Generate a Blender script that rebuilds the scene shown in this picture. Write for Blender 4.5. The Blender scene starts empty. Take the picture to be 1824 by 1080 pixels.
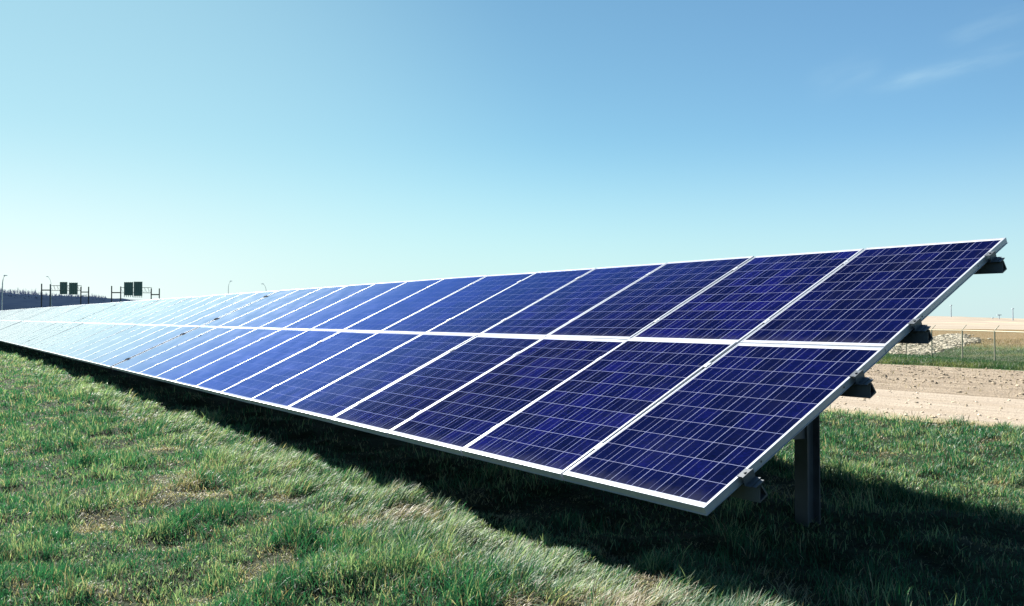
import bpy, math, random
import numpy as np
from mathutils import Vector, Matrix

random.seed(7)
rng = np.random.default_rng(11)
scene = bpy.context.scene
COL = scene.collection
R = math.radians

# ------------------------------------------------------------------ layout
EYE = 1.28                                             # eye height above the turf (m)
AZ = R(36.19)                                          # the row runs away to the left of the view
U = np.array([-math.sin(AZ), math.cos(AZ), 0.0])       # along the row, away
W = np.array([math.cos(AZ), math.sin(AZ), 0.0])        # across the row, up-slope
TILT = R(24.74)
V = W * math.cos(TILT) + np.array([0, 0, math.sin(TILT)])
NRM = np.array([0, 0, 1.0]) * math.cos(TILT) - W * math.sin(TILT)
CORNER = np.array([0.8722, 3.7512, EYE - 0.8578])      # low near corner of the row
SUN_EL = R(40.0)
SUN_AZ = AZ + R(1.0)


def plane(u, v, n=0.0):
    return CORNER + U * u + V * v + NRM * n


def flat(a, w, z=0.0):
    return U * a + W * w + np.array([0, 0, z])


def at(px, py, depth):
    """Point seen along a direction of the photograph at a given forward distance."""
    return np.array([(px - 912.0) / 1480.0 * depth, depth, EYE + (565.84 - py) / 1480.0 * depth])


# ------------------------------------------------------------------ noise (value noise on a lattice)
_LAT = rng.random((4, 256, 256))


def vnoise(x, y, k=0):
    x = np.asarray(x, float); y = np.asarray(y, float)
    xi = np.floor(x).astype(int); yi = np.floor(y).astype(int)
    fx = x - xi; fy = y - yi
    fx = fx * fx * (3 - 2 * fx); fy = fy * fy * (3 - 2 * fy)
    L = _LAT[k]
    g = lambda i, j: L[(xi + i) % 256, (yi + j) % 256]
    return (g(0, 0) * (1 - fx) + g(1, 0) * fx) * (1 - fy) + (g(0, 1) * (1 - fx) + g(1, 1) * fx) * fy


def fbm(x, y, k=0, o=3):
    s = 0; a = 1; t = 0
    for i in range(o):
        s = s + a * vnoise(x * 2 ** i + 17 * i, y * 2 ** i + 5 * i, (k + i) % 4); t += a; a *= .5
    return s / t


def sstep(a, b, x):
    t = np.clip((x - a) / (b - a), 0, 1)
    return t * t * (3 - 2 * t)


GRASS_EDGE, ROAD_EDGE, VERGE_EDGE, MEADOW_EDGE = 10.15, 14.0, 21.9, 79.0


def height(x, y):
    """Terrain height: flat turf, road, a ditch with the fence in it, a berm and a pale ridge behind."""
    x = np.asarray(x, float); y = np.asarray(y, float)
    a = x * U[0] + y * U[1]; w = x * W[0] + y * W[1]
    r = np.hypot(x, y)
    az = np.degrees(np.arctan2(x, np.maximum(y, 1e-3)))
    z = -1.22 * sstep(20, 47, w) * 1.0
    z = z + 1.42 * sstep(52, 77, w)
    crest = np.interp(az, [18, 24, 26.3, 28.5, 30, 31.6, 35], [1.75, 1.75, 1.6, 1.45, .98, .70, .5])
    z = z + (crest - .2) * sstep(85, 168, w) * np.where(w > 80, 1, 0)
    z = z - .004 * np.clip(w - 190, 0, 1000)
    z = z + .10 * (fbm(a * .15, w * .15, 2) - .5) * sstep(12, 30, w)
    turf = (1 - sstep(9.6, 10.6, w)) * (1 - sstep(45, 70, r))
    bump = .13 * (fbm(x * 1.25, y * 1.25, 0) - .5) + .125 * (fbm(x * 3.6, y * 3.6, 1, 2) - .5)
    rough = .07 * (fbm(x * 1.7, y * 1.7, 3, 3) - .5) * sstep(14, 16, w) * (1 - sstep(21, 23, w))
    rut = -.03 * (np.exp(-((w - 11.6) / .3) ** 2) + np.exp(-((w - 13.1) / .3) ** 2))
    return z + bump * turf + rough + rut


# ------------------------------------------------------------------ mesh helpers
class MB:
    def __init__(s):
        s.v = []; s.f = []; s.m = []

    def add(s, vs, fs, m=0):
        o = len(s.v); s.v += [tuple(float(c) for c in p) for p in vs]
        s.f += [tuple(i + o for i in q) for q in fs]; s.m += [m] * len(fs)

    def box(s, lo, hi, m=0):
        (a, b, c), (d, e, f) = lo, hi
        s.add([(a, b, c), (d, b, c), (d, e, c), (a, e, c), (a, b, f), (d, b, f), (d, e, f), (a, e, f)],
              [(0, 3, 2, 1), (4, 5, 6, 7), (0, 1, 5, 4), (1, 2, 6, 5), (2, 3, 7, 6), (3, 0, 4, 7)], m)

    def tube(s, pts, rad, n=8, m=0, cap=True):
        pts = [Vector(p) for p in pts]
        rad = rad if hasattr(rad, '__len__') else [rad] * len(pts)
        vs = []
        for i, p in enumerate(pts):
            d = (pts[min(i + 1, len(pts) - 1)] - pts[max(i - 1, 0)]).normalized()
            h = Vector((0, 0, 1)) if abs(d.z) < .9 else Vector((1, 0, 0))
            e1 = d.cross(h).normalized(); e2 = d.cross(e1)
            for k in range(n):
                t = 2 * math.pi * k / n
                vs.append(p + (e1 * math.cos(t) + e2 * math.sin(t)) * rad[i])
        fs = []
        for i in range(len(pts) - 1):
            for k in range(n):
                k2 = (k + 1) % n
                fs.append((i * n + k, i * n + k2, (i + 1) * n + k2, (i + 1) * n + k))
        if cap:
            fs.append(tuple(range(n - 1, -1, -1))); fs.append(tuple((len(pts) - 1) * n + k for k in range(n)))
        s.add(vs, fs, m)

    def extrude(s, prof, x0, x1, fn, m=0):
        """Closed 2-D profile extruded from x0 to x1; fn(x, p, q) -> point."""
        n = len(prof)
        vs = [fn(x0, *p) for p in prof] + [fn(x1, *p) for p in prof]
        fs = [(i, (i + 1) % n, n + (i + 1) % n, n + i) for i in range(n)]
        fs += [tuple(range(n - 1, -1, -1)), tuple(range(n, 2 * n))]
        s.add(vs, fs, m)

    def mesh(s, name, mats):
        me = bpy.data.meshes.new(name)
        me.from_pydata(s.v, [], s.f)
        for m in mats: me.materials.append(m)
        if any(s.m): me.polygons.foreach_set('material_index', s.m)
        me.update()
        import bmesh
        b = bmesh.new(); b.from_mesh(me); bmesh.ops.recalc_face_normals(b, faces=b.faces); b.to_mesh(me); b.free()
        return me

    def build(s, name, mats, parent=None):
        if not isinstance(mats, (list, tuple)): mats = [mats]
        return link(name, s.mesh(name, mats), parent)


def link(name, data, parent=None):
    o = bpy.data.objects.new(name, data); COL.objects.link(o)
    if parent is not None: o.parent = parent
    return o


def tag(o, label=None, cat=None, group=None, kind=None):
    if label: o['label'] = label
    if cat: o['category'] = cat
    if group: o['group'] = group
    if kind: o['kind'] = kind
    return o


def empty(name, loc, label, cat, group=None):
    o = link(name, None); o.location = Vector([float(c) for c in loc]); o.empty_display_size = .2
    return tag(o, label, cat, group)


# ------------------------------------------------------------------ material helpers
class NT:
    def __init__(s, tree): s.t = tree; s.n = tree.nodes; s.l = tree.links

    def new(s, typ, **kw):
        nd = s.n.new(typ)
        for k, v in kw.items(): setattr(nd, k, v)
        return nd

    def put(s, sock, val):
        if hasattr(val, 'is_output'): s.l.new(val, sock)
        elif val is not None: sock.default_value = val

    def math(s, op, a, b=None, c=None, clamp=False):
        nd = s.new('ShaderNodeMath', operation=op, use_clamp=clamp)
        for i, v in enumerate((a, b, c)):
            if v is not None: s.put(nd.inputs[i], v)
        return nd.outputs[0]

    def mix(s, fac, a, b, mode='MIX'):
        nd = s.new('ShaderNodeMix', data_type='RGBA', blend_type=mode)
        s.put(nd.inputs[0], fac)
        for i, v in ((6, a), (7, b)):
            s.put(nd.inputs[i], (tuple(v) + (1,) if isinstance(v, tuple) and len(v) == 3 else v))
        return nd.outputs[2]

    def noise(s, vec, scale, detail=3, rough=.55, dist=0.0):
        nd = s.new('ShaderNodeTexNoise')
        if vec is not None: s.put(nd.inputs['Vector'], vec)
        nd.inputs['Scale'].default_value = scale; nd.inputs['Detail'].default_value = detail
        nd.inputs['Roughness'].default_value = rough; nd.inputs['Distortion'].default_value = dist
        return nd.outputs[0]

    def ramp(s, fac, stops):
        nd = s.new('ShaderNodeValToRGB'); s.put(nd.inputs[0], fac)
        e = nd.color_ramp.elements
        while len(e) < len(stops): e.new(.5)
        for i, (p, c) in enumerate(stops):
            e[i].position = p; e[i].color = tuple(c) + (1,) if len(c) == 3 else c
        return nd.outputs[0]

    def smooth(s, x, lo, hi):
        nd = s.new('ShaderNodeMapRange', interpolation_type='SMOOTHSTEP')
        s.put(nd.inputs[0], x); nd.inputs[1].default_value = lo; nd.inputs[2].default_value = hi
        return nd.outputs[0]

    def vmul(s, v, k):
        nd = s.new('ShaderNodeVectorMath', operation='MULTIPLY'); s.put(nd.inputs[0], v); nd.inputs[1].default_value = k
        return nd.outputs[0]

    def bump(s, h, strength=.5, dist=.02):
        nd = s.new('ShaderNodeBump'); s.put(nd.inputs['Height'], h)
        nd.inputs['Strength'].default_value = strength; nd.inputs['Distance'].default_value = dist
        return nd.outputs[0]


def new_mat(name):
    m = bpy.data.materials.new(name); m.use_nodes = True
    t = NT(m.node_tree); b = m.node_tree.nodes['Principled BSDF']
    return m, t, b


def rowspace(t):
    """Position turned so that x runs along the row and y across it."""
    g = t.new('ShaderNodeNewGeometry')
    r = t.new('ShaderNodeVectorRotate', rotation_type='Z_AXIS'); t.put(r.inputs['Vector'], g.outputs['Position'])
    r.inputs['Angle'].default_value = -(math.pi / 2 + AZ)
    return r.outputs[0]


def simple(name, col, rough=.5, metal=0.0, var=.15, scale=8.0, spec=None):
    m, t, b = new_mat(name)
    tc = t.new('ShaderNodeTexCoord')
    n = t.noise(tc.outputs['Object'], scale, 4)
    lo = tuple(c * (1 - var) for c in col); hi = tuple(min(1, c * (1 + var)) for c in col)
    t.put(b.inputs['Base Color'], t.mix(n, lo, hi))
    t.put(b.inputs['Roughness'], t.math('MULTIPLY_ADD', n, .2, rough - .1))
    b.inputs['Metallic'].default_value = metal
    if spec is not None: b.inputs['Specular IOR Level'].default_value = spec
    return m


M_ALU = simple('anodised_aluminium', (.31, .34, .39), .42, .45, .14, 30)
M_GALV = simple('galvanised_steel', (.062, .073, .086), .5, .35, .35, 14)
M_HOLE = simple('dark_hole', (.02, .02, .02), .8, 0, .05)
M_BACK = simple('white_backsheet', (.7, .7, .7), .6, 0, .03)
M_DARK = simple('gap_shade_and_clamp_dark', (.012, .015, .022), .9, 0, .2, 10, .1)  # near-black, table-gap shade in the colour; end clamps there share it
M_FENCE = simple('weathered_galvanised_pipe', (.27, .255, .185), .6, .1, .2, 4)
M_SIGNBACK = simple('sign_back_dark_green', (.075, .125, .13), .6, .2, .35, .35)
M_GANTRY = simple('dark_gantry_steel', (.018, .022, .04), .6, .2, .3, .5)
M_POLE = simple('grey_lamp_pole', (.36, .42, .48), .55, .1, .2, 1)


def cells_material():
    m, t, b = new_mat('polycrystalline_cells_under_glass')
    uv = t.new('ShaderNodeUVMap'); uv.uv_map = 'UVMap'
    sep = t.new('ShaderNodeSeparateXYZ'); t.put(sep.inputs[0], uv.outputs[0])
    x, y = sep.outputs[0], sep.outputs[1]
    PX, PY = .1614, .1584
    cx = t.math('DIVIDE', t.math('SUBTRACT', x, .0158), PX)
    cy = t.math('DIVIDE', t.math('SUBTRACT', y, .036), PY)
    fx = t.math('FRACT', cx); fy = t.math('FRACT', cy)
    ix = t.math('FLOOR', cx); iy = t.math('FLOOR', cy)
    def edge(f, hw):   # 1 close to a cell border
        d = t.math('ABSOLUTE', t.math('SUBTRACT', f, .5))
        return t.math('GREATER_THAN', d, .5 - hw)
    gap = t.math('MAXIMUM', edge(fx, .0090), edge(fy, .0078))
    def bar(p):
        return t.math('LESS_THAN', t.math('ABSOLUTE', t.math('SUBTRACT', fx, p)), .0056)
    bus = t.math('MAXIMUM', bar(.27), bar(.73))
    inx = t.math('MULTIPLY', t.math('GREATER_THAN', cx, .004), t.math('LESS_THAN', cx, 5.996))
    iny = t.math('MULTIPLY', t.math('GREATER_THAN', cy, .004), t.math('LESS_THAN', cy, 9.996))
    inside = t.math('MULTIPLY', inx, iny)
    oi = t.new('ShaderNodeObjectInfo')
    # one tone per cell, one per panel
    cmb = t.new('ShaderNodeCombineXYZ'); t.put(cmb.inputs[0], ix); t.put(cmb.inputs[1], iy)
    t.put(cmb.inputs[2], t.math('MULTIPLY', oi.outputs['Random'], 91.0))
    wn = t.new('ShaderNodeTexWhiteNoise', noise_dimensions='3D'); t.put(wn.inputs['Vector'], cmb.outputs[0])
    tc = t.new('ShaderNodeCombineXYZ'); t.put(tc.inputs[0], x); t.put(tc.inputs[1], y)
    t.put(tc.inputs[2], t.math('MULTIPLY', oi.outputs['Random'], 37.0))
    nz = t.noise(tc.outputs[0], 9, 3)
    vo = t.new('ShaderNodeTexVoronoi'); vo.inputs['Scale'].default_value = 75; t.put(vo.inputs['Vector'], tc.outputs[0])
    grain = t.new('ShaderNodeSeparateColor'); t.put(grain.inputs[0], vo.outputs['Color'])
    k = t.math('ADD', t.math('MULTIPLY', wn.outputs[0], .52), t.math('MULTIPLY', nz, .45))
    k = t.math('ADD', k, t.math('MULTIPLY', grain.outputs[0], .35))
    k = t.math('MULTIPLY', k, t.math('MULTIPLY_ADD', oi.outputs['Random'], .40, .72))
    cell = t.ramp(k, [(.12, (.0007, .0012, .0075)), (.6, (.0013, .0022, .0225)), (1.0, (.0032, .0038, .054))])
    col = t.mix(t.math('MULTIPLY', bus, .85), cell, (.11, .12, .22))
    col = t.mix(t.math('MULTIPLY', gap, .92), col, (.19, .21, .33))
    col = t.mix(inside, (.33, .35, .39), col)
    dust = t.noise(tc.outputs[0], 3.5, 5, .6)
    # a film of dust, thicker along the low edge and in dried runs
    runs = t.noise(t.vmul(tc.outputs[0], (14, 1.2, 1)), 1.0, 4, .6)
    film = t.math('MULTIPLY', t.math('SUBTRACT', 1.0, t.smooth(t.math('MULTIPLY_ADD', runs, -.16, y), -.05, .05)), .055)
    film = t.math('ADD', film, t.math('MULTIPLY', t.smooth(t.math('ADD', t.math('MULTIPLY', runs, .5), t.math('MULTIPLY', dust, .5)), .45, .75), .016))
    col = t.mix(film, col, (.17, .175, .18))
    # silicon with its blue anti-reflection coat, behind textured glass
    t.put(b.inputs['Base Color'], col)
    b.inputs['Roughness'].default_value = .6; b.inputs['Specular IOR Level'].default_value = 0
    geo = t.new('ShaderNodeNewGeometry')
    dt = t.new('ShaderNodeVectorMath', operation='DOT_PRODUCT'); t.put(dt.inputs[0], geo.outputs['Incoming']); t.put(dt.inputs[1], geo.outputs['Normal'])
    c = t.math('ABSOLUTE', dt.outputs['Value'])
    # the coat reflects blue first and turns to a clear mirror only at grazing angles
    coat = t.math('SUBTRACT', 1.0, t.smooth(c, .115, .315))
    clear = t.math('SUBTRACT', 1.0, t.smooth(c, .07, .19))
    gl = t.new('ShaderNodeBsdfGlossy'); t.put(gl.inputs['Roughness'], t.math('MULTIPLY_ADD', dust, .09, .05))
    t.put(gl.inputs['Color'], t.mix(clear, (.22, .315, .84), (1.0, 1.0, 1.0)))
    top_ = t.new('ShaderNodeMixShader'); t.put(top_.inputs[0], t.math('MULTIPLY_ADD', coat, .86, .05))
    t.l.new(b.outputs[0], top_.inputs[1]); t.l.new(gl.outputs[0], top_.inputs[2])
    t.l.new(top_.outputs[0], m.node_tree.nodes['Material Output'].inputs['Surface'])
    return m


M_CELLS = cells_material()


def ground_material(name, kind):
    m, t, b = new_mat(name)
    p = rowspace(t)
    sep = t.new('ShaderNodeSeparateXYZ'); t.put(sep.inputs[0], p)
    w = t.math('MULTIPLY', sep.outputs[1], -1.0)
    b.inputs['Specular IOR Level'].default_value = .1
    b.inputs['Roughness'].default_value = .95
    big = t.noise(p, .9, 4); fine = t.noise(p, 22, 4, .65); mid = t.noise(p, 5, 4)
    if kind == 'turf':
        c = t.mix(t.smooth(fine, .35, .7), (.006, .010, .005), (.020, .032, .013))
        c = t.mix(t.math('MULTIPLY', t.smooth(mid, .55, .75), .7), c, (.030, .030, .014))
        far = t.smooth(t.math('MULTIPLY', sep.outputs[0], 1.0), 25, 60)
        c = t.mix(far, c, t.mix(big, (.02, .05, .02), (.05, .07, .03)))
        t.put(b.inputs['Normal'], t.bump(t.math('ADD', fine, mid), .8, .03))
    elif kind == 'road':
        streak = t.noise(t.vmul(p, (.55, 5.0, 1)), 1.3, 6, .65)
        c = t.mix(t.smooth(streak, .3, .7), (.195, .165, .133), (.26, .223, .18))
        c = t.mix(t.math('MULTIPLY', t.smooth(t.noise(t.vmul(p, (1.2, 6, 1)), 4, 5, .7), .60, .70), .55), c, (.20, .155, .10))
        for wr in (11.55, 13.05):                      # wheel tracks
            rr_ = t.math('SUBTRACT', 1.0, t.smooth(t.math('ABSOLUTE', t.math('SUBTRACT', t.math('MULTIPLY_ADD', big, .35, w), wr + .17)), .08, .34))
            c = t.mix(t.math('MULTIPLY', rr_, .30), c, (.17, .135, .098))
        edge = t.math('SUBTRACT', 1.0, t.smooth(t.math('MULTIPLY_ADD', mid, -.9, w), GRASS_EDGE - .35, GRASS_EDGE + .35))
        c = t.mix(t.math('MULTIPLY', edge, .7), c, (.17, .15, .075))
        t.put(b.inputs['Normal'], t.bump(t.math('ADD', streak, fine), .6, .04))
    elif kind == 'verge':
        st = t.noise(t.vmul(p, (.6, 1.8, 1)), 1.2, 5, .6)
        c = t.mix(t.smooth(st, .3, .7), (.165, .132, .098), (.25, .208, .16))
        c = t.mix(t.math('MULTIPLY', t.smooth(fine, .58, .66), .6), c, (.14, .105, .065))
        t.put(b.inputs['Normal'], t.bump(t.math('ADD', fine, mid), 1.0, .06))
    elif kind == 'meadow':
        st = t.noise(t.vmul(p, (.12, .7, 1)), 1.0, 5, .62)
        c = t.mix(t.smooth(st, .38, .66), (.021, .066, .026), (.068, .098, .040))
        up = t.smooth(t.math('MULTIPLY_ADD', t.noise(p, .16, 3), 9.0, w), 63, 71)
        brown = t.mix(t.noise(t.vmul(p, (.3, 1, 1)), 1.0, 5), (.090, .060, .027), (.145, .105, .054))
        c = t.mix(up, c, brown)
        t.put(b.inputs['Normal'], t.bump(t.math('ADD', mid, fine), .7, .06))
    else:
        st = t.noise(t.vmul(p, (.03, .12, 1)), 1.0, 5, .6)
        c = t.mix(t.smooth(st, .3, .7), (.19, .16, .128), (.245, .21, .172))
        c = t.mix(t.math('MULTIPLY', t.smooth(t.noise(t.vmul(p, (.02, .10, 1)), 2.1, 4), .56, .66), .5), c, (.42, .36, .22))
    t.put(b.inputs['Base Color'], c)
    return m


def blade_material(name='grass_blade', trans=.42):
    m, t, b = new_mat(name)
    at_ = t.new('ShaderNodeAttribute', attribute_name='blade_colour')
    t.put(b.inputs['Base Color'], at_.outputs['Color'])
    b.inputs['Roughness'].default_value = .55
    b.inputs['Specular IOR Level'].default_value = .45
    tr = t.new('ShaderNodeBsdfTranslucent')
    t.put(tr.inputs['Color'], t.mix(1.0, at_.outputs['Color'], (1.15, 1.25, .75), 'MULTIPLY'))
    mx = t.new('ShaderNodeMixShader'); mx.inputs[0].default_value = trans
    t.l.new(b.outputs[0], mx.inputs[1]); t.l.new(tr.outputs[0], mx.inputs[2])
    t.l.new(mx.outputs[0], m.node_tree.nodes['Material Output'].inputs['Surface'])
    return m


def stone_material(name, lo, hi):
    m, t, b = new_mat(name)
    g = t.new('ShaderNodeNewGeometry')
    n = t.noise(g.outputs['Position'], 9, 5, .65)
    k = t.math('ADD', t.math('MULTIPLY', g.outputs['Random Per Island'], .6), t.math('MULTIPLY', n, .5))
    t.put(b.inputs['Base Color'], t.mix(t.smooth(k, .1, .9), lo, hi))
    b.inputs['Roughness'].default_value = .9; b.inputs['Specular IOR Level'].default_value = .15
    return m


# ------------------------------------------------------------------ ground, in bands that share their edges
def spaced(stops):
    out = []
    for (a, b, n) in stops: out += list(np.linspace(a, b, n, endpoint=False))
    return np.array(out + [stops[-1][1]])


A_LINES = spaced([(-1400, -200, 14), (-200, -20, 20), (-20, -4, 24), (-4, 14, 140), (14, 45, 150), (45, 120, 60), (120, 500, 40), (500, 2600, 30)])


def wob(a, k, amp):
    return amp * (fbm(a * .9, np.full_like(a, k * 7.3), k % 4, 4) - .5) * 2


def band(name, w_stops, lo_wob, hi_wob, mat):
    ws = spaced(w_stops)
    a = A_LINES[None, :] * np.ones((len(ws), 1)); w = ws[:, None] * np.ones((1, len(A_LINES)))
    t = (w - ws[0]) / (ws[-1] - ws[0])
    w = w + lo_wob(A_LINES)[None, :] * np.clip(1 - t * 3, 0, 1) + hi_wob(A_LINES)[None, :] * np.clip(t * 3 - 2, 0, 1)
    x = a * U[0] + w * W[0]; y = a * U[1] + w * W[1]
    z = height(x, y)
    vs = np.stack([x, y, z], -1).reshape(-1, 3)
    nw, na = len(ws), len(A_LINES)
    i = np.arange(nw - 1)[:, None] * na + np.arange(na - 1)[None, :]
    # winding chosen so that the normals point up
    fs = np.stack([i, i + na, i + na + 1, i + 1], -1).reshape(-1, 4)
    me = bpy.data.meshes.new(name)
    me.from_pydata(vs.tolist(), [], fs.tolist()); me.materials.append(mat); me.update()
    if me.polygons[0].normal.z < 0: me.flip_normals()
    me.polygons.foreach_set('use_smooth', [True] * len(me.polygons))
    return tag(link(name, me), kind='structure')


zero = lambda a: np.zeros_like(a)
e1 = lambda a: wob(a, 1, .16) * (np.abs(a) < 100)
e2 = lambda a: wob(a, 2, .25) * (np.abs(a) < 100)
e3 = lambda a: wob(a, 3, .35) * (np.abs(a) < 100)
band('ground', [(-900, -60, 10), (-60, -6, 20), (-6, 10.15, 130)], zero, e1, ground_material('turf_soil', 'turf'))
band('dirt_road', [(10.15, 14.0, 22)], e1, e2, ground_material('pale_dirt_road', 'road'))
band('gravel_strip', [(14.0, 21.9, 40)], e2, e3, ground_material('rough_gravel', 'verge'))
band('meadow_ground', [(21.9, 79, 70)], e3, zero, ground_material('meadow_slope', 'meadow'))
band('sand_ground', [(79, 200, 40), (200, 2200, 20)], zero, zero, ground_material('pale_sand', 'sand'))


# ------------------------------------------------------------------ grass
def grass():
    r0, rho0, p = 4.8, 8600.0, 1.5
    rr = np.linspace(2.1, 72, 4000)
    dens = rho0 * np.minimum(1, (r0 / rr) ** p) * rr
    cdf = np.cumsum(dens); th0, th1 = R(-40), R(38)
    total = int(np.sum(dens) * (rr[1] - rr[0]) * (th1 - th0))
    r = np.interp(rng.random(total), cdf / cdf[-1], rr)
    az = th0 + (th1 - th0) * rng.random(total)
    x = r * np.sin(az); y = r * np.cos(az)
    # tussocks: pull a share of the blades together
    a = x * U[0] + y * U[1]; w = x * W[0] + y * W[1]
    u = a - CORNER @ U
    edge = GRASS_EDGE + wob(a, 1, .16) + .5 * (fbm(x * 2.3, y * 2.3, 2) - .50) + .35 * np.abs(rng.standard_normal(total)) * (rng.random(total) < .10)
    azd = np.degrees(az)
    front = (w < 2.95)
    under = (rng.random(total) < np.where((w > 3.1) & (w < 5.6), .20, 1.0)) & (w >= 2.95) & (w < 6.1) & ((u < 4.0) | ((w < 3.9) & (rng.random(total) < .6)))  # thinned across the row's shadow band, so bare dark soil deepens the shade
    behind = (w >= 6.1) & (w < edge) & (u < 6.5)
    meadow = (w > VERGE_EDGE + .3) & (w < 60) & (azd > 17)
    thin = (w > 60) & (w < 70) & (azd > 17) & (rng.random(total) < .3)
    weeds = (w > ROAD_EDGE + .2) & (w < VERGE_EDGE) & (azd > 14) & (rng.random(total) < .008)
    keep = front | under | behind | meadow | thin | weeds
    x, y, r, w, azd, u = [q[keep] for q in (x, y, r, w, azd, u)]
    n = len(x)
    # fields that give the turf its patches
    tus = fbm(x * 1.25, y * 1.25, 0)                              # the same hummocks as the ground
    dry = fbm(x * 1.5 + 40, y * 1.5 + 9, 3, 4)
    tone = fbm(x * .45 + 3, y * .45, 2, 3)
    lush = fbm(x * 2.1 + 11, y * 2.1, 1, 3)
    dryk = np.maximum(sstep(.70, .82, dry + .10 * (rng.random(n) - .5)), 1.0 * sstep(.63, .72, fbm(x * 3.1 + 70, y * 3.1 + 31, 0, 3) + .08 * (rng.random(n) - .5)))
    frontline = np.exp(-((w - 2.6) / .40) ** 2) * (u < 30)        # longer, paler grass along the mown edge by the row
    dryk = np.clip(dryk, 0, 1)
    far = w > 12
    clump = sstep(.50, .78, fbm(x * 5.5 + 3, y * 5.5 + 8, 2, 2))
    L = (.027 + .046 * lush ** 1.5 + .032 * sstep(.5, .8, tus)) * (.55 + .9 * rng.random(n))
    L = L * (.80 + 1.25 * clump)
    L = L * (1 - .35 * dryk) * (1 + .65 * frontline)
    L = np.minimum(L, .17)
    L = np.where(far, (.10 + .12 * rng.random(n)), L)
    L = np.where((w > GRASS_EDGE) & (w < VERGE_EDGE), .03 + .07 * rng.random(n), L)
    wd = (.0022 + .0030 * rng.random(n) ** 1.5) * np.maximum(1, r / r0) ** .78
    wd = np.where(far, wd * .8, wd)
    # lean: a swirling field plus a set towards the row
    ang = 2 * math.pi * 1.6 * fbm(x * .7 + 5, y * .7 + 5, 1, 2) + 2.2 * rng.standard_normal(n)
    base_dir = np.stack([np.cos(ang), np.sin(ang)], -1)
    base_dir = base_dir + frontline[:, None] * np.array([1.5, .75])[None, :]
    base_dir /= np.linalg.norm(base_dir, axis=1, keepdims=True) + 1e-9
    lean = .15 + 1.15 * rng.random(n) ** 1.1 + .5 * dryk + .42 * frontline
    lean = np.clip(lean * (1 - .25 * clump), 0, 1.5)
    face = rng.random(n) * 2 * math.pi
    side = np.stack([np.cos(face), np.sin(face)], -1)
    z0 = height(x, y) - .006
    # three steps along each blade, bending over
    P = []
    for k, s in enumerate((0, .42, .75, 1.0)):
        th = lean * (.25 + .75 * s)
        hor = L * s * np.sin(th * .85); ver = L * s * np.cos(th * .85)
        P.append(np.stack([x + base_dir[:, 0] * hor, y + base_dir[:, 1] * hor, z0 + ver], -1))
    s3 = np.concatenate([side, np.zeros((n, 1))], 1)
    vs = np.empty((n, 7, 3))
    for k, ww in enumerate((.8, 1.0, .72)):
        vs[:, 2 * k] = P[k] - s3 * (wd * ww * .5)[:, None]
        vs[:, 2 * k + 1] = P[k] + s3 * (wd * ww * .5)[:, None]
    vs[:, 6] = P[3]
    base = (np.arange(n) * 7)[:, None]
    q = np.concatenate([base + np.array([[0, 1, 3, 2]]), base + np.array([[2, 3, 5, 4]])], 1).reshape(-1, 4)
    tr = (base + np.array([[4, 5, 6]])).reshape(-1, 3)
    loops = np.concatenate([q.ravel(), tr.ravel()])
    starts = np.concatenate([np.arange(len(q)) * 4, len(q) * 4 + np.arange(len(tr)) * 3])
    me = bpy.data.meshes.new('grass')
    me.vertices.add(n * 7); me.vertices.foreach_set('co', vs.ravel().astype(np.float32))
    me.loops.add(len(loops)); me.loops.foreach_set('vertex_index', loops.astype(np.int32))
    me.polygons.add(len(starts)); me.polygons.foreach_set('loop_start', starts.astype(np.int32))
    me.update(calc_edges=True)
    # colour: one hue per blade
    g1 = np.array([.020, .122, .070]); g2 = np.array([.054, .195, .102]); g3 = np.array([.30, .40, .235])
    st = np.array([.46, .40, .28]); br = np.array([.20, .15, .09])
    k = np.clip(tone * 1.1 - .1 + .30 * rng.standard_normal(n), 0, 1)[:, None]
    c = g1 * (1 - k) + g2 * k
    palek = sstep(.42, .66, fbm(x * 2.7 + 21, y * 2.7 + 63, 3, 4))
    pale = (rng.random(n) < .07 + .36 * palek + .28 * frontline)[:, None]
    c = np.where(pale, g3 * (.7 + .6 * rng.random((n, 1))), c)
    isdry = (rng.random(n) < .09 + .80 * dryk)[:, None]
    c = np.where(isdry, np.where(rng.random((n, 1)) < .75, st, br) * (.6 + .6 * rng.random((n, 1))), c)
    fgreen = sstep(.45, .62, fbm(x * .12, y * .5, 2, 3))[:, None]
    cf = np.array([.040, .115, .050]) * (1 - fgreen) + np.array([.17, .20, .085]) * fgreen
    c = np.where(far[:, None], cf * (.7 + .6 * rng.random((n, 1))), c)
    top = (w > 60)[:, None]
    c = np.where(top, np.array([.24, .18, .085]) * (.7 + .6 * rng.random((n, 1))), c)
    wee = ((w > GRASS_EDGE + .5) & (w < VERGE_EDGE))[:, None]
    c = np.where(wee, np.array([.30, .24, .12]) * (.5 + .6 * rng.random((n, 1))), c)
    c = c * np.where(far[:, None], .54, .60)
    c4 = np.concatenate([c, np.ones((n, 1))], 1)
    at_ = me.color_attributes.new('blade_colour', 'FLOAT_COLOR', 'POINT')
    at_.data.foreach_set('color', np.repeat(c4, 7, axis=0).ravel().astype(np.float32))
    me.materials.append(blade_material())
    o = tag(link('grass', me), 'uneven green meadow grass with straw coloured patches around the panels', 'grass', kind='stuff')
    print('blades', n)
    return o


grass()


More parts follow.
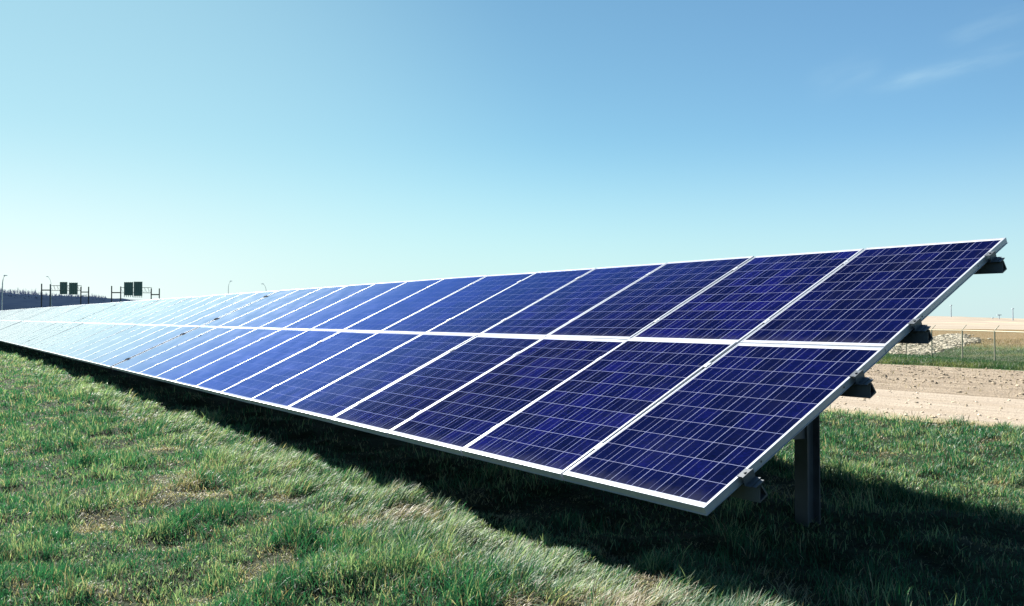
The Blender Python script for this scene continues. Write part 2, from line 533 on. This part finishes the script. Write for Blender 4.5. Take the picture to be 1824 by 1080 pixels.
# ------------------------------------------------------------------ stones
def rocks(name, pts, sizes, mat, label, cat):
    ico_v = []; t = (1 + 5 ** .5) / 2
    for s1 in (-1, 1):
        for s2 in (-1, 1):
            ico_v += [(0, s1, s2 * t), (s1, s2 * t, 0), (s2 * t, 0, s1)]
    ico_v = np.array(ico_v) / math.hypot(1, t)
    fs = []
    for i in range(12):
        for j in range(i + 1, 12):
            for k in range(j + 1, 12):
                d = [np.linalg.norm(ico_v[p] - ico_v[q]) for p, q in ((i, j), (j, k), (i, k))]
                if max(d) < 1.1:
                    nn = np.cross(ico_v[j] - ico_v[i], ico_v[k] - ico_v[i])
                    fs.append((i, j, k) if nn @ ico_v[i] > 0 else (i, k, j))
    n = len(pts)
    vs = ico_v[None] * (1 + .55 * (rng.random((n, 12, 1)) - .5))
    vs = vs * (np.array([1, 1, .62]) * (.75 + .5 * rng.random((n, 1, 3))))
    an = rng.random(n) * 6.28; ca, sa = np.cos(an)[:, None], np.sin(an)[:, None]
    vs = np.stack([vs[..., 0] * ca - vs[..., 1] * sa, vs[..., 0] * sa + vs[..., 1] * ca, vs[..., 2]], -1)
    vs = vs * np.asarray(sizes)[:, None, None] + np.asarray(pts)[:, None, :]
    f = (np.arange(n) * 12)[:, None, None] + np.array(fs)[None]
    me = bpy.data.meshes.new(name)
    me.from_pydata(vs.reshape(-1, 3).tolist(), [], f.reshape(-1, 3).tolist()); me.materials.append(mat); me.update()
    return tag(link(name, me), label, cat, kind='stuff')


def in_poly(px, py, poly):
    c = np.zeros(px.shape, bool); j = len(poly) - 1
    for i in range(len(poly)):
        (xi, yi), (xj, yj) = poly[i], poly[j]
        c ^= ((yi > py) != (yj > py)) & (px < (xj - xi) * (py - yi) / (yj - yi + 1e-9) + xi)
        j = i
    return c


# the spill of pale stone on the berm: an outline on the slope in metres along / across the row
SPILL = [(31.3, 55.1), (33.5, 61.6), (34.2, 65.4), (33.4, 67.2), (33.6, 68.6), (32.7, 69.2), (32.2, 67.8), (31.9, 66.4), (30.3, 66.0), (29.5, 64.0),
         (29.6, 61.3), (28.9, 59.0), (28.2, 53.8), (29.1, 53.1)]
aa = rng.uniform(26, 37, 20000); wwv = rng.uniform(51, 71, 20000)
k = in_poly(aa + .35 * rng.standard_normal(20000), wwv + .3 * rng.standard_normal(20000), SPILL)
aa, wwv = aa[k][:4200], wwv[k][:4200]
px = aa * U[0] + wwv * W[0]; py = aa * U[1] + wwv * W[1]
sz = .06 + .15 * rng.random(len(px)) ** 2.5
rocks('riprap', np.stack([px, py, height(px, py) + sz * .35], -1), sz,
      stone_material('pale_limestone_rubble', (.085, .073, .052), (.33, .305, .245)),
      'spill of pale broken stone on the grassy bank behind the fence', 'rubble')
n = 6000
aa = rng.uniform(-6, 24, n); wwv = 14.2 + 7.4 * rng.random(n)
cl = fbm(aa * .35, wwv * .9, 1, 3)
k = (cl + .25 * rng.standard_normal(n) * .5 > .5) & (np.degrees(np.arctan2(aa * U[0] + wwv * W[0], aa * U[1] + wwv * W[1])) > 15)
aa, wwv = aa[k], wwv[k]
px = aa * U[0] + wwv * W[0]; py = aa * U[1] + wwv * W[1]
sz = .010 + .034 * rng.random(len(px)) ** 3
rocks('gravel', np.stack([px, py, height(px, py) + sz * .2], -1), sz,
      stone_material('brown_clods', (.11, .085, .058), (.30, .25, .185)), 'loose stones and clods scattered over the rough strip beyond the road', 'gravel')
n = 2600
aa = rng.uniform(-6, 20, n); wwv = 10.3 + 3.6 * rng.random(n) ** 1.5
px = aa * U[0] + wwv * W[0]; py = aa * U[1] + wwv * W[1]
sz = .006 + .022 * rng.random(n) ** 4
rocks('road_stones', np.stack([px, py, height(px, py) + sz * .2], -1), sz,
      stone_material('road_pebbles', (.22, .17, .11), (.55, .47, .36)), 'small pebbles lying on the pale dirt road', 'gravel')

# ------------------------------------------------------------------ solar panels
PW, PL, PITCH, ROWGAP = 1.0, 1.657, 1.02, .006
DEPTH = .040


def frame_mesh():
    mb = MB()
    prof = [(.0, -.0012), (.0012, 0), (.0108, 0), (.012, -.0012), (.012, -.006), (.003, -.006), (.003, -.037), (.03, -.037), (.03, -.0385), (-.0012, -.0385), (-.0012, -.04), (.0, -.04)]
    prof = [(.0, -.0012), (.0012, 0), (.0086, 0), (.0096, -.0010), (.0096, -.0065), (.003, -.0065), (.003, -.037), (.03, -.037), (.03, -.040), (-.0045, -.040), (-.0045, -.0375), (0, -.0375)]
    n = len(prof)
    vs = []
    for (cx, cy, dx, dy) in ((0, 0, 1, 1), (PW, 0, -1, 1), (PW, PL, -1, -1), (0, PL, 1, -1)):
        for (i, z) in prof: vs.append((cx + dx * i, cy + dy * i, z))
    fs = []
    for c in range(4):
        d = (c + 1) % 4
        for i in range(n):
            j = (i + 1) % n
            fs.append((c * n + i, c * n + j, d * n + j, d * n + i))
    mb.add(vs, fs)
    for sx, xx in ((1, PW), (-1, 0)):                    # mounting holes in the long sides
        for yy in (.44, 1.21):
            pts = [(xx + sx * .0006, yy + .006 * math.cos(t), -.02 + .006 * math.sin(t)) for t in np.linspace(0, 2 * math.pi, 9)[:-1]]
            mb.add(pts, [tuple(range(8)) if sx > 0 else tuple(range(7, -1, -1))], 1)
    return mb.mesh('frame', [M_ALU, M_HOLE])


def glass_mesh():
    mb = MB(); i = .0094
    lo, hi = (i, i, -.0062), (PW - i, PL - i, -.0016)
    mb.box(lo, hi)
    me = mb.mesh('cell_sheet', [M_CELLS, M_BACK])
    uv = me.uv_layers.new(name='UVMap')
    for p in me.polygons:
        if p.normal.z < -.5: p.material_index = 1
        for li in p.loop_indices:
            c = me.vertices[me.loops[li].vertex_index].co
            uv.data[li].uv = (c.x, c.y)
    return me


def jbox_mesh():
    mb = MB(); mb.box((.44, 1.46, -.030), (.56, 1.57, -.0066)); return mb.mesh('junction_box', [M_HOLE])


FRAME, GLASS, JBOX = frame_mesh(), glass_mesh(), jbox_mesh()
ROT = Matrix([[float(-U[i]), float(V[i]), float(NRM[i])] for i in range(3)]).to_quaternion()
ORD = ['nearest', 'second', 'third', 'fourth', 'fifth', 'sixth', 'seventh', 'eighth', 'ninth', 'tenth', 'eleventh', 'twelfth', 'thirteenth', 'fourteenth']
TAB = ['near', 'second', 'third', 'fourth', 'fifth', 'sixth']
TABLE_COLS = [13, 14, 14, 14, 14, 14]
TABLE_GAP = .15


def label_panel(tb, i, row):
    where = 'upper' if row else 'lower'
    if tb == 0:
        if i == 0:
            return ('dark blue solar panel at the top corner of the open end of the array' if row else
                    'dark blue solar panel at the low open corner, in front of the steel post')
        if i == 12:
            return f'pale blue {where} row solar panel just before the first dark gap'
        tone = 'dark blue' if i < 5 else ('bright blue' if i < 9 else 'pale blue')
        return f'{tone} solar panel, {ORD[i]} from the open end in the {where} row'
    if tb == 1:
        if i == 0: return f'pale {where} row solar panel just beyond the first dark gap'
        return f'pale glare-washed solar panel, {ORD[i]} past the first dark gap, {where} row'
    if tb == 2:
        if i == 0: return f'whitened {where} row solar panel just beyond the second gap'
        return f'whitened solar panel, {ORD[i]} past the second gap, {where} row'
    return f'far solar panel washed white by glare in the {where} row beyond the third gap'


tables = []
u0 = .010
proto = None
for tb, nc in enumerate(TABLE_COLS):
    tables.append((u0, u0 + nc * PITCH - .02))
    for i in range(nc):
        for row in (0, 1):
            if row == 0 and tb > 4: continue
            u = u0 + i * PITCH + PW
            v = row * (PL + ROWGAP)
            dn = rng.normal(0, .0005)
            pos = plane(u, v, dn)
            if proto is None:
                o = link('solar_panel', None); o.empty_display_size = .2
                link('frame', FRAME, o); link('cell_sheet', GLASS, o); link('junction_box', JBOX, o)
                proto = o
            else:
                o = proto.copy(); COL.objects.link(o)
                for ch in proto.children:
                    if ch.name.startswith('junction') and tb > 0: continue
                    c = ch.copy(); c.parent = o; COL.objects.link(c)
            o.location = Vector([float(c) for c in pos])
            o.rotation_mode = 'QUATERNION'
            j = Matrix.Rotation(rng.normal(0, R(.10)), 3, 'X') @ Matrix.Rotation(rng.normal(0, R(.10)), 3, 'Y')
            o.rotation_quaternion = ROT @ j.to_quaternion()
            tag(o, label_panel(tb, i, row), 'solar panel',
                'far solar panels washed white by glare' if tb > 2 else 'solar panels in the two row array')
    u0 += nc * PITCH - .02 + TABLE_GAP

# ------------------------------------------------------------------ racks
RAIL_V = (.30, 1.325, 1.99, 3.03)
rack_words = ['galvanised steel rack under the near panels, post showing at its open end', 'steel rack under the panels between the first and second dark gaps',
              'steel rack under the whitened panels beyond the second gap']


def rail(u_a, u_b, v, parent):
    # open box section hung under the frames, top flange wider than the box
    t = .004
    mb = MB(); fn = lambda u, p, q: plane(u, v + p, q)
    z0 = -DEPTH - .002
    D = .088; ct, st = math.cos(TILT), math.sin(TILT)
    dn = lambda p, d: (p - d * st, z0 - d * ct)          # d metres straight down
    P = [(-.034, z0), (.034, z0), (.034, z0 - t), dn(.004, .010), dn(.004, D - .006), (.056 - D * st, z0 - D * ct + .010), (.004, z0 - .016), (.012, z0 - .012),
         (.066 - D * st, z0 - D * ct + .006), (.066 - D * st, z0 - D * ct), dn(0, D), (0, z0 - t), (-.034, z0 - t)]
    mb.extrude(P, u_a, u_b, fn)
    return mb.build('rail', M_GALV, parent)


def ibeam(mb, pt, ax, ay, z0, z1, dep, wid, t=.009):
    P = [(-dep / 2, -wid / 2), (-dep / 2 + t, -wid / 2), (-dep / 2 + t, -t / 2), (dep / 2 - t, -t / 2), (dep / 2 - t, -wid / 2), (dep / 2, -wid / 2),
         (dep / 2, wid / 2), (dep / 2 - t, wid / 2), (dep / 2 - t, t / 2), (-dep / 2 + t, t / 2), (-dep / 2 + t, wid / 2), (-dep / 2, wid / 2)]
    mb.extrude(P, z0, z1, lambda z, p, q: np.array([pt[0] + ax[0] * p + ay[0] * q, pt[1] + ax[1] * p + ay[1] * q, z]))


for tb, (ua, ub) in enumerate(tables):
    base = plane(ua, 1.7); base[2] = 0
    rk = empty('panel_rack', base, rack_words[tb] if tb < 3 else 'steel rack under the far panels beyond the third gap',
               'panel rack', 'racks under the panel tables')
    inv = Matrix.Translation(-rk.location)

    def keep(o):
        o.data.transform(inv); return o
    for v in RAIL_V: keep(rail(ua - .082, ub + .05, v, rk))
    # clamps
    if tb < 2:
        for i in range(TABLE_COLS[tb] + 1):
            for v in RAIL_V:
                mb = MB()
                if i in (0, TABLE_COLS[tb]):
                    s = -1 if i == 0 else 1
                    ue = ua if i == 0 else ub
                    def bx(u_1, u_2, v1, v2, n1, n2):
                        q = [plane(ue + s * uu, v + vv, nn) for nn in (n1, n2) for vv in (v1, v2) for uu in (u_1, u_2)]
                        mb.add(q, [(0, 1, 3, 2), (4, 6, 7, 5), (0, 4, 5, 1), (1, 5, 7, 3), (3, 7, 6, 2), (2, 6, 4, 0)])
                    bx(-.010, .026, -.035, .035, .0012, .0042)          # lip over the frame
                    bx(.026, .030, -.042, .042, -.0375, .0065)        # upright plate
                    bx(.030, .060, -.042, .042, -.0415, -.0375)       # foot on the rail
                    mb.tube([plane(ue + s * .013, v, .0042), plane(ue + s * .013, v, .011)], .008, 6)
                else:
                    uc = ua + i * PITCH - .01
                    q = [plane(uc + uu, v + vv, nn) for nn in (.0010, .0030) for vv in (-.03, .03) for uu in (-.0125, .0125)]
                    mb.add(q, [(0, 1, 3, 2), (4, 6, 7, 5), (0, 4, 5, 1), (1, 5, 7, 3), (3, 7, 6, 2), (2, 6, 4, 0)])
                    mb.tube([plane(uc, v, -DEPTH), plane(uc, v, .0055)], .006, 6)
                keep(mb.build('clamp', M_ALU if 0 < i < TABLE_COLS[tb] else (M_GALV if (tb, i) == (0, 0) else M_DARK), rk))
    if tb < len(tables) - 1:                                  # added strip, coloured near-black for the shade in the table gap
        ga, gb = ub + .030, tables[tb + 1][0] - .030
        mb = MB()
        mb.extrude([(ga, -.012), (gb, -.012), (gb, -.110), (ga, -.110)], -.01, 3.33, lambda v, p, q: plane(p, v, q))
        keep(mb.build('gap_shade_strip', M_DARK, rk))
    # posts, rafters and braces
    L = ub - ua
    npost = 5
    for kp in range(npost):
        up = ua + .547 + (L - 1.1) * kp / (npost - 1)
        vp = 1.74
        pt = plane(up, vp)
        under = plane(up, vp, -.145)[2]
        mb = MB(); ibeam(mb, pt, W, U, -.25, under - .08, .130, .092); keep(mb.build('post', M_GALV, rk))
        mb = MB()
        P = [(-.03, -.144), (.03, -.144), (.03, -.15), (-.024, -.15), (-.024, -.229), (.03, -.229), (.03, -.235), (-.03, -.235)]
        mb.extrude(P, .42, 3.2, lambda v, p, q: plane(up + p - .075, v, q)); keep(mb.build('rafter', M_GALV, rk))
        mb = MB()
        c0 = flat(0, 0); pz = .575
        s0 = pt + W * -.067; e0 = pt - W * .86
        q = []
        for (pp, zz) in ((s0, pz), (e0, pz + .03)):
            for du in (-.030, .030):
                for dz in (-.032, .032):
                    q.append((pp[0] + U[0] * du, pp[1] + U[1] * du, zz + dz))
        mb.add(q, [(0, 1, 3, 2), (4, 6, 7, 5), (0, 4, 5, 1), (1, 5, 7, 3), (3, 7, 6, 2), (2, 6, 4, 0)])
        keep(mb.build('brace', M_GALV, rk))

# ------------------------------------------------------------------ chain link fence
FP = [(26.95, 36.1), (26.85, 39.4), (26.8, 42.75), (26.7, 46.0), (26.7, 49.3), (26.55, 52.6), (26.5, 55.9), (26.4, 59.2), (26.3, 62.5), (26.2, 65.8), (26.1, 69.1)]
fz = [float(height(x, y)) for x, y in FP]
fence = empty('chain_link_fence', (FP[3][0], FP[3][1], fz[3]), 'chain link fence on slim posts with angled tops beyond the road', 'fence')
fl = Matrix.Translation(-fence.location)
FH = 1.77
tops = []
for (x, y), z in zip(FP, fz):
    mb = MB(); mb.tube([(x, y, z - .2), (x, y, z + FH)], .044, 8); o = mb.build('post', M_FENCE, fence); o.data.transform(fl)
    mb = MB(); mb.tube([(x, y, z + FH), (x + .24, y - .02, z + FH + .30)], .022, 6); o = mb.build('barb_arm', M_FENCE, fence); o.data.transform(fl)
    tops.append((x, y, z + FH - .02))
mb = MB(); mb.tube(tops, .026, 6); o = mb.build('top_rail', M_FENCE, fence); o.data.transform(fl)
mb = MB()
for kk in (.33, .66, 1.0):
    mb.tube([(x + .24 * kk, y, z + .02 + .30 * kk) for x, y, z in tops], .004, 3, cap=False)
o = mb.build('barbed_wire', M_FENCE, fence); o.data.transform(fl)
mb = MB()
for (x1, y1, z1), (x2, y2, z2) in zip(tops[:-1], tops[1:]):
    for d in (1, -1):
        for s in np.arange(-1.7, 3.3, .11):
            t0, t1 = s / 3.3, (s + 1.7) / 3.3
            a0, a1 = max(t0, 0), min(t1, 1)
            if a1 <= a0: continue
            h = lambda t: (t - t0) / (t1 - t0) if d > 0 else 1 - (t - t0) / (t1 - t0)
            p = [(x1 + (x2 - x1) * t, y1 + (y2 - y1) * t, z1 + (z2 - z1) * t - 1.72 + 1.70 * h(t)) for t in (a0, a1)]
            mb.tube(p, .0022, 3, cap=False)
o = mb.build('wire_mesh', M_FENCE, fence); o.data.transform(fl)


# ------------------------------------------------------------------ lamp poles
def lamp(px, top, base_z, depth, lean, head, label, rad=.10):
    p1 = at(px, top, depth)
    p0 = np.array([p1[0] - lean * .3, p1[1], base_z])
    o = empty('lamp_pole', p0, label, 'lamp pole', 'lamp poles on the skyline')
    Ht = p1[2] - base_z
    mb = MB()
    if head == 'arm':
        knee = Ht * .86
        mb.tube([(0, 0, 0), (lean * .15, 0, knee)], [rad, rad * .7], 8); mb.build('pole', M_POLE, o)
        mb = MB(); mb.tube([(lean * .15, 0, knee), (lean * .3, 0, Ht * .93), (lean * .55, 0, Ht * .975), (lean * .8, 0, Ht)], [rad * .6, rad * .5, rad * .45, rad * .45], 6)
        mb.build('arm', M_POLE, o)
        mb = MB(); sx = lean * .8
        e = .16 if lean > 0 else -.16
        mb.add([(sx - e, -.11, Ht - .05), (sx + 2.2 * e, -.11, Ht - .04), (sx + 2.2 * e, .11, Ht - .04), (sx - e, .11, Ht - .05), (sx - e * .6, -.07, Ht + .08), (sx + 1.7 * e, -.07, Ht + .06), (sx + 1.7 * e, .07, Ht + .06), (sx - e * .6, .07, Ht + .08)],
               [(0, 3, 2, 1), (4, 5, 6, 7), (0, 1, 5, 4), (1, 2, 6, 5), (2, 3, 7, 6), (3, 0, 4, 7)])
        mb.build('lamp_head', M_POLE, o)
    else:
        mb.tube([(0, 0, 0), (0, 0, Ht)], [rad, rad * .75], 8); mb.build('pole', M_POLE, o)
        mb = MB(); mb.box((-.45 if head == 'tee' else -.14, -.12, Ht), (.45 if head == 'tee' else .14, .12, Ht + .16)); mb.build('lamp_head', M_POLE, o)
    return o


lamp(5.0, 491, 0, 120, .5, 'arm', 'tall slim lamp pole at the far edge of the dark wooded hill', .10)
lamp(89, 493, 0, 190, -1.2, 'arm', 'lamp pole with bent top behind the far sign gantry', .065)
lamp(407.5, 501, 0, 170, .7, 'arm', 'lamp pole with short arm standing alone above the pale panels', .07)
lamp(472.5, 506, 0, 170, -1.0, 'arm', 'lamp pole with drooping arm above the first dark gap', .07)
for (px, ty, dep, hd, lb) in ((1694, 545, 150, 'post', 'tall grey lamp post on the pale ridge close to the array corner'),
                              (1779.5, 562, 175, 'tee', 'short lamp post with crosspiece between two taller ridge posts'),
                              (1804, 551, 150, 'post', 'tall grey lamp post beside the short crosspiece post on the ridge'),
                              (1768, 567, 190, 'post', 'tiny distant post just poking over the ridge')):
    p = at(px, ty, dep)
    lamp(px, ty, float(height(p[0], p[1])) - .3, dep, 0, hd, lb, .105)


# ------------------------------------------------------------------ sign gantries
def gantry(posts, panels, depth, bars, truss, label, first):
    x0 = at(posts[0][0], 566, depth)
    o = empty('sign_gantry', (x0[0], depth, 0), label, 'sign gantry', 'sign gantries on the far road')
    X = lambda px: at(px, 566, depth)[0] - x0[0]
    Z = lambda py: at(912, py, depth)[2]
    for (px, ty) in posts:
        mb = MB(); mb.tube([(X(px), 0, -.5), (X(px), 0, Z(ty))], .17, 8); mb.build('post', M_GANTRY, o)
    for (pa, pb, yy, th) in bars:
        mb = MB(); mb.box((X(pa) + .17, -.1, Z(yy) - th), (X(pb) - .17, .1, Z(yy) + th)); mb.build('cross_beam', M_GANTRY, o)
    (ta, tb_, y1, y2) = truss
    mb = MB()
    for yy in (y1, y2):
        for dy in (-.35, .35):
            mb.tube([(X(ta), dy, Z(yy)), (X(tb_), dy, Z(yy))], .06, 5)
    nb = 9
    for i in range(nb):
        xa, xb = X(ta) + (X(tb_) - X(ta)) * i / nb, X(ta) + (X(tb_) - X(ta)) * (i + 1) / nb
        mb.tube([(xa, -.35, Z(y1)), (xb, -.35, Z(y2))], .035, 4); mb.tube([(xb, .35, Z(y2)), (xb, .35, Z(y1))], .035, 4)
    mb.build('truss', M_GANTRY, o)
    for (l, r_, t_, b_) in panels:
        mb = MB(); mb.box((X(l), -.55, Z(b_)), (X(r_), -.43, Z(t_)))
        nr = 4
        for i in range(nr + 1):                               # stiffening ribs on the back
            xx = X(l) + .1 + (X(r_) - X(l) - .2) * i / nr
            mb.box((xx - .07, -.66, Z(b_) - (.5 if first else .0)), (xx + .07, -.552, Z(t_) + .05))
        sp = mb.build('sign_panel', M_SIGNBACK, o)
    return o


gantry([(73.8, 505.5), (89.3, 506.5), (143.8, 511), (157.6, 511)], [(108.3, 121.2, 502.8, 524.5), (124.6, 139.6, 504, 525)], 232,
       [(73.8, 89.3, 517, .16), (143.8, 157.6, 520.5, .14)], (89.3, 143.8, 509, 518), 'sign gantry over the wooded hill with two separate dark green panels', False)
gantry([(198.6, 509.5), (214.8, 510.5), (269.2, 514), (283.6, 514)], [(222.3, 238.2, 503, 526.5), (239.6, 254.6, 502.2, 527.5)], 240,
       [(198.6, 214.8, 521.5, .16), (269.2, 283.6, 525, .16)], (214.8, 269.2, 512.5, 522), 'sign gantry with two dark ribbed panels side by side past the hill', True)


# ------------------------------------------------------------------ wooded hill far left
def hill():
    mb = MB()
    pxs = np.linspace(-500, 330, 60)
    topy = np.interp(pxs, [-500, -100, 0, 60, 110, 160, 200, 260, 330], [516, 520, 521.5, 525, 527.5, 529, 531.5, 535, 548])
    D = 330.0
    top = [at(p, t, D) for p, t in zip(pxs, topy)]
    vs = []; n = len(pxs)
    for k, (f, dz) in enumerate(((-60, 0), (-35, .55), (-12, .92), (0, 1.0), (40, .9), (110, 0))):
        for i, p in enumerate(top):
            wig = .5 * math.sin(i * 1.7 + k) + .3 * math.sin(i * 3.1 + 2 * k)
            vs.append((p[0] * (1 + f / D), D + f, -1.0 + (p[2] + 1.0) * dz + (wig * .3 if 0 < k < 5 else 0)))
    fs = [(k * n + i, k * n + i + 1, (k + 1) * n + i + 1, (k + 1) * n + i) for k in range(5) for i in range(n - 1)]
    mb.add(vs, fs)
    m, t, b = new_mat('dark_scrub')
    g = t.new('ShaderNodeNewGeometry')
    t.put(b.inputs['Base Color'], t.mix(t.noise(t.vmul(g.outputs['Position'], (.15, .15, .9)), 1.0, 5), (.007, .014, .034), (.018, .030, .050)))
    b.inputs['Roughness'].default_value = 1; b.inputs['Specular IOR Level'].default_value = 0
    o = mb.build('hill', m); tag(o, kind='structure')
    if o.data.polygons[0].normal.z < 0: o.data.flip_normals()
    return top, pxs


top, pxs = hill()
mb = MB()
tr_rng = random.Random(5)
for k in range(900):
    px = tr_rng.uniform(-120, 190)
    tall = 1.3 if px < 75 else .7
    if tr_rng.random() < .25: tall *= 1.6
    i = np.interp(px, pxs, np.arange(len(pxs)))
    zt = np.interp(px, pxs, [p[2] for p in top])
    D = 330 + tr_rng.uniform(-16, 22)
    x = (px - 912) / 1480 * D
    h = tall * tr_rng.uniform(.45, 1.15)
    z = zt - 1.1
    mb.tube([(x, D, z), (x + tr_rng.uniform(-.3, .3), D, z + h + .9)], [.07, .02], 4, cap=False)
    for q in range(9):
        s = tr_rng.uniform(.3, .95); an = tr_rng.uniform(0, 6.28); l = h * tr_rng.uniform(.25, .5)
        mb.tube([(x, D, z + .5 + s * h), (x + l * .55 * math.cos(an), D + l * .4 * math.sin(an), z + .5 + s * h + l)], [.03, .012], 3, cap=False)
o = mb.build('woods', simple('bare_twigs', (.25, .26, .36), .9, 0, .3, .3, 0))
tag(o, 'leafless trees along the crest of the dark hill at the far left', 'woods', kind='stuff')

# ------------------------------------------------------------------ sky and sun
world = bpy.data.worlds.new('World'); scene.world = world; world.use_nodes = True
t = NT(world.node_tree)
bg = world.node_tree.nodes['Background']
sky = t.new('ShaderNodeTexSky', sky_type='NISHITA')
sky.sun_disc = False; sky.sun_elevation = SUN_EL; sky.sun_rotation = -SUN_AZ
sky.altitude = 100; sky.air_density = 1.0; sky.dust_density = .12; sky.ozone_density = 2.0
tc = t.new('ShaderNodeTexCoord')
d = t.new('ShaderNodeSeparateXYZ'); t.put(d.inputs[0], tc.outputs['Generated'])
gx = t.math('DIVIDE', d.outputs[0], t.math('MAXIMUM', d.outputs[1], .05))
gz = t.math('DIVIDE', d.outputs[2], t.math('MAXIMUM', d.outputs[1], .05))
sunward = t.math('ADD', t.math('MULTIPLY', d.outputs[0], -math.sin(SUN_AZ)), t.math('MULTIPLY', d.outputs[1], math.cos(SUN_AZ)))
tint = t.mix(1.0, sky.outputs[0], t.mix(t.smooth(sunward, .35, .85), (.87, 1.19, 1.22), (.80, 1.09, 1.00)), 'MULTIPLY')
# pale moisture low over the horizon
low = t.math('SUBTRACT', 1.0, t.smooth(t.math('ABSOLUTE', d.outputs[2]), -.02, .22))
sunward = t.math('ADD', t.math('MULTIPLY', d.outputs[0], -math.sin(SUN_AZ)), t.math('MULTIPLY', d.outputs[1], math.cos(SUN_AZ)))
glow = t.math('POWER', t.math('MAXIMUM', sunward, 0.0), 14.0)
haze_col = t.mix(glow, (5.7, 7.6, 8.3), (14.5, 12.6, 12.6))
tint = t.mix(t.math('MULTIPLY', low, .80), tint, haze_col)
wide = t.math('MULTIPLY', glow, t.math('SUBTRACT', 1.0, t.smooth(d.outputs[2], .0, .42)))
tint = t.mix(t.math('MULTIPLY', wide, .24), tint, (12.5, 11.4, 11.6))
tint = t.mix(t.math('MULTIPLY', t.smooth(sunward, .72, 1.0), .5), tint, (4.5, 7.3, 7.4))
# thin cirrus: streaks drawn out along a slanting band of the sky
def streak(x0, z0, x1, z1, wid, amp, seed):
    dx, dz = x1 - x0, z1 - z0; L = math.hypot(dx, dz); ex, ez = dx / L, dz / L
    ax = t.math('SUBTRACT', gx, x0); az_ = t.math('SUBTRACT', gz, z0)
    along = t.math('ADD', t.math('MULTIPLY', ax, ex), t.math('MULTIPLY', az_, ez))
    across = t.math('ADD', t.math('MULTIPLY', ax, -ez), t.math('MULTIPLY', az_, ex))
    cmb = t.new('ShaderNodeCombineXYZ'); t.put(cmb.inputs[0], t.math('MULTIPLY', along, 14.0)); t.put(cmb.inputs[1], t.math('MULTIPLY', across, 75.0)); cmb.inputs[2].default_value = seed
    nz = t.smooth(t.noise(cmb.outputs[0], .7, 4, .5), .25, .85)
    g = t.math('POWER', 2.718, t.math('MULTIPLY', t.math('POWER', t.math('DIVIDE', t.math('ABSOLUTE', across), wid), 2.0), -1.0))
    e = t.math('MULTIPLY', t.smooth(along, -.01, L * .3), t.math('SUBTRACT', 1.0, t.smooth(along, L * .7, L * 1.15)))
    return t.math('MULTIPLY', t.math('MULTIPLY', t.math('MULTIPLY', g, e), nz), amp)
PXX = lambda px: (px - 912) / 1480
PZZ = lambda py: (566 - py) / 1480
c1 = streak(PXX(1540), PZZ(160), PXX(1830), PZZ(85), .010, .34, 3.0)
c2 = streak(PXX(1440), PZZ(160), PXX(1570), PZZ(108), .018, .12, 8.0)
c3 = streak(PXX(1680), PZZ(75), PXX(1850), PZZ(15), .018, .12, 12.0)
cl = t.math('ADD', t.math('ADD', c1, c2), c3, clamp=True)
front = t.math('GREATER_THAN', d.outputs[1], .06)
cl = t.math('MULTIPLY', cl, front)
final = t.mix(1.0, t.mix(cl, tint, (6.0, 8.2, 9.0)), (.53, .53, .53), 'MULTIPLY')
t.put(bg.inputs['Color'], final)
bg.inputs['Strength'].default_value = .05

sl = bpy.data.lights.new('sun', 'SUN'); sl.energy = 5.0; sl.angle = R(.53); sl.color = (1.0, .95, .86)
so = link('sun', sl)
sd = Vector((-math.sin(SUN_AZ) * math.cos(SUN_EL), math.cos(SUN_AZ) * math.cos(SUN_EL), math.sin(SUN_EL)))
so.rotation_mode = 'QUATERNION'; so.rotation_quaternion = sd.to_track_quat('Z', 'Y'); so.location = (-30, 40, 60)

# ------------------------------------------------------------------ camera
cam = bpy.data.cameras.new('camera'); cam.sensor_width = 36; cam.lens = 36 * 1480.09 / 1824
cam.clip_start = .05; cam.clip_end = 6000
co = link('camera', cam); co.location = (0, 0, EYE); co.rotation_euler = (R(90 + 1.0), 0, 0)
scene.camera = co
scene.render.resolution_x, scene.render.resolution_y = 1024, 606
scene.view_settings.view_transform = 'Standard'; scene.view_settings.look = 'None'
scene.view_settings.exposure = 2.05; scene.view_settings.gamma = 1
scene.render.engine = 'CYCLES'
scene.cycles.max_bounces = 8; scene.cycles.transparent_max_bounces = 8
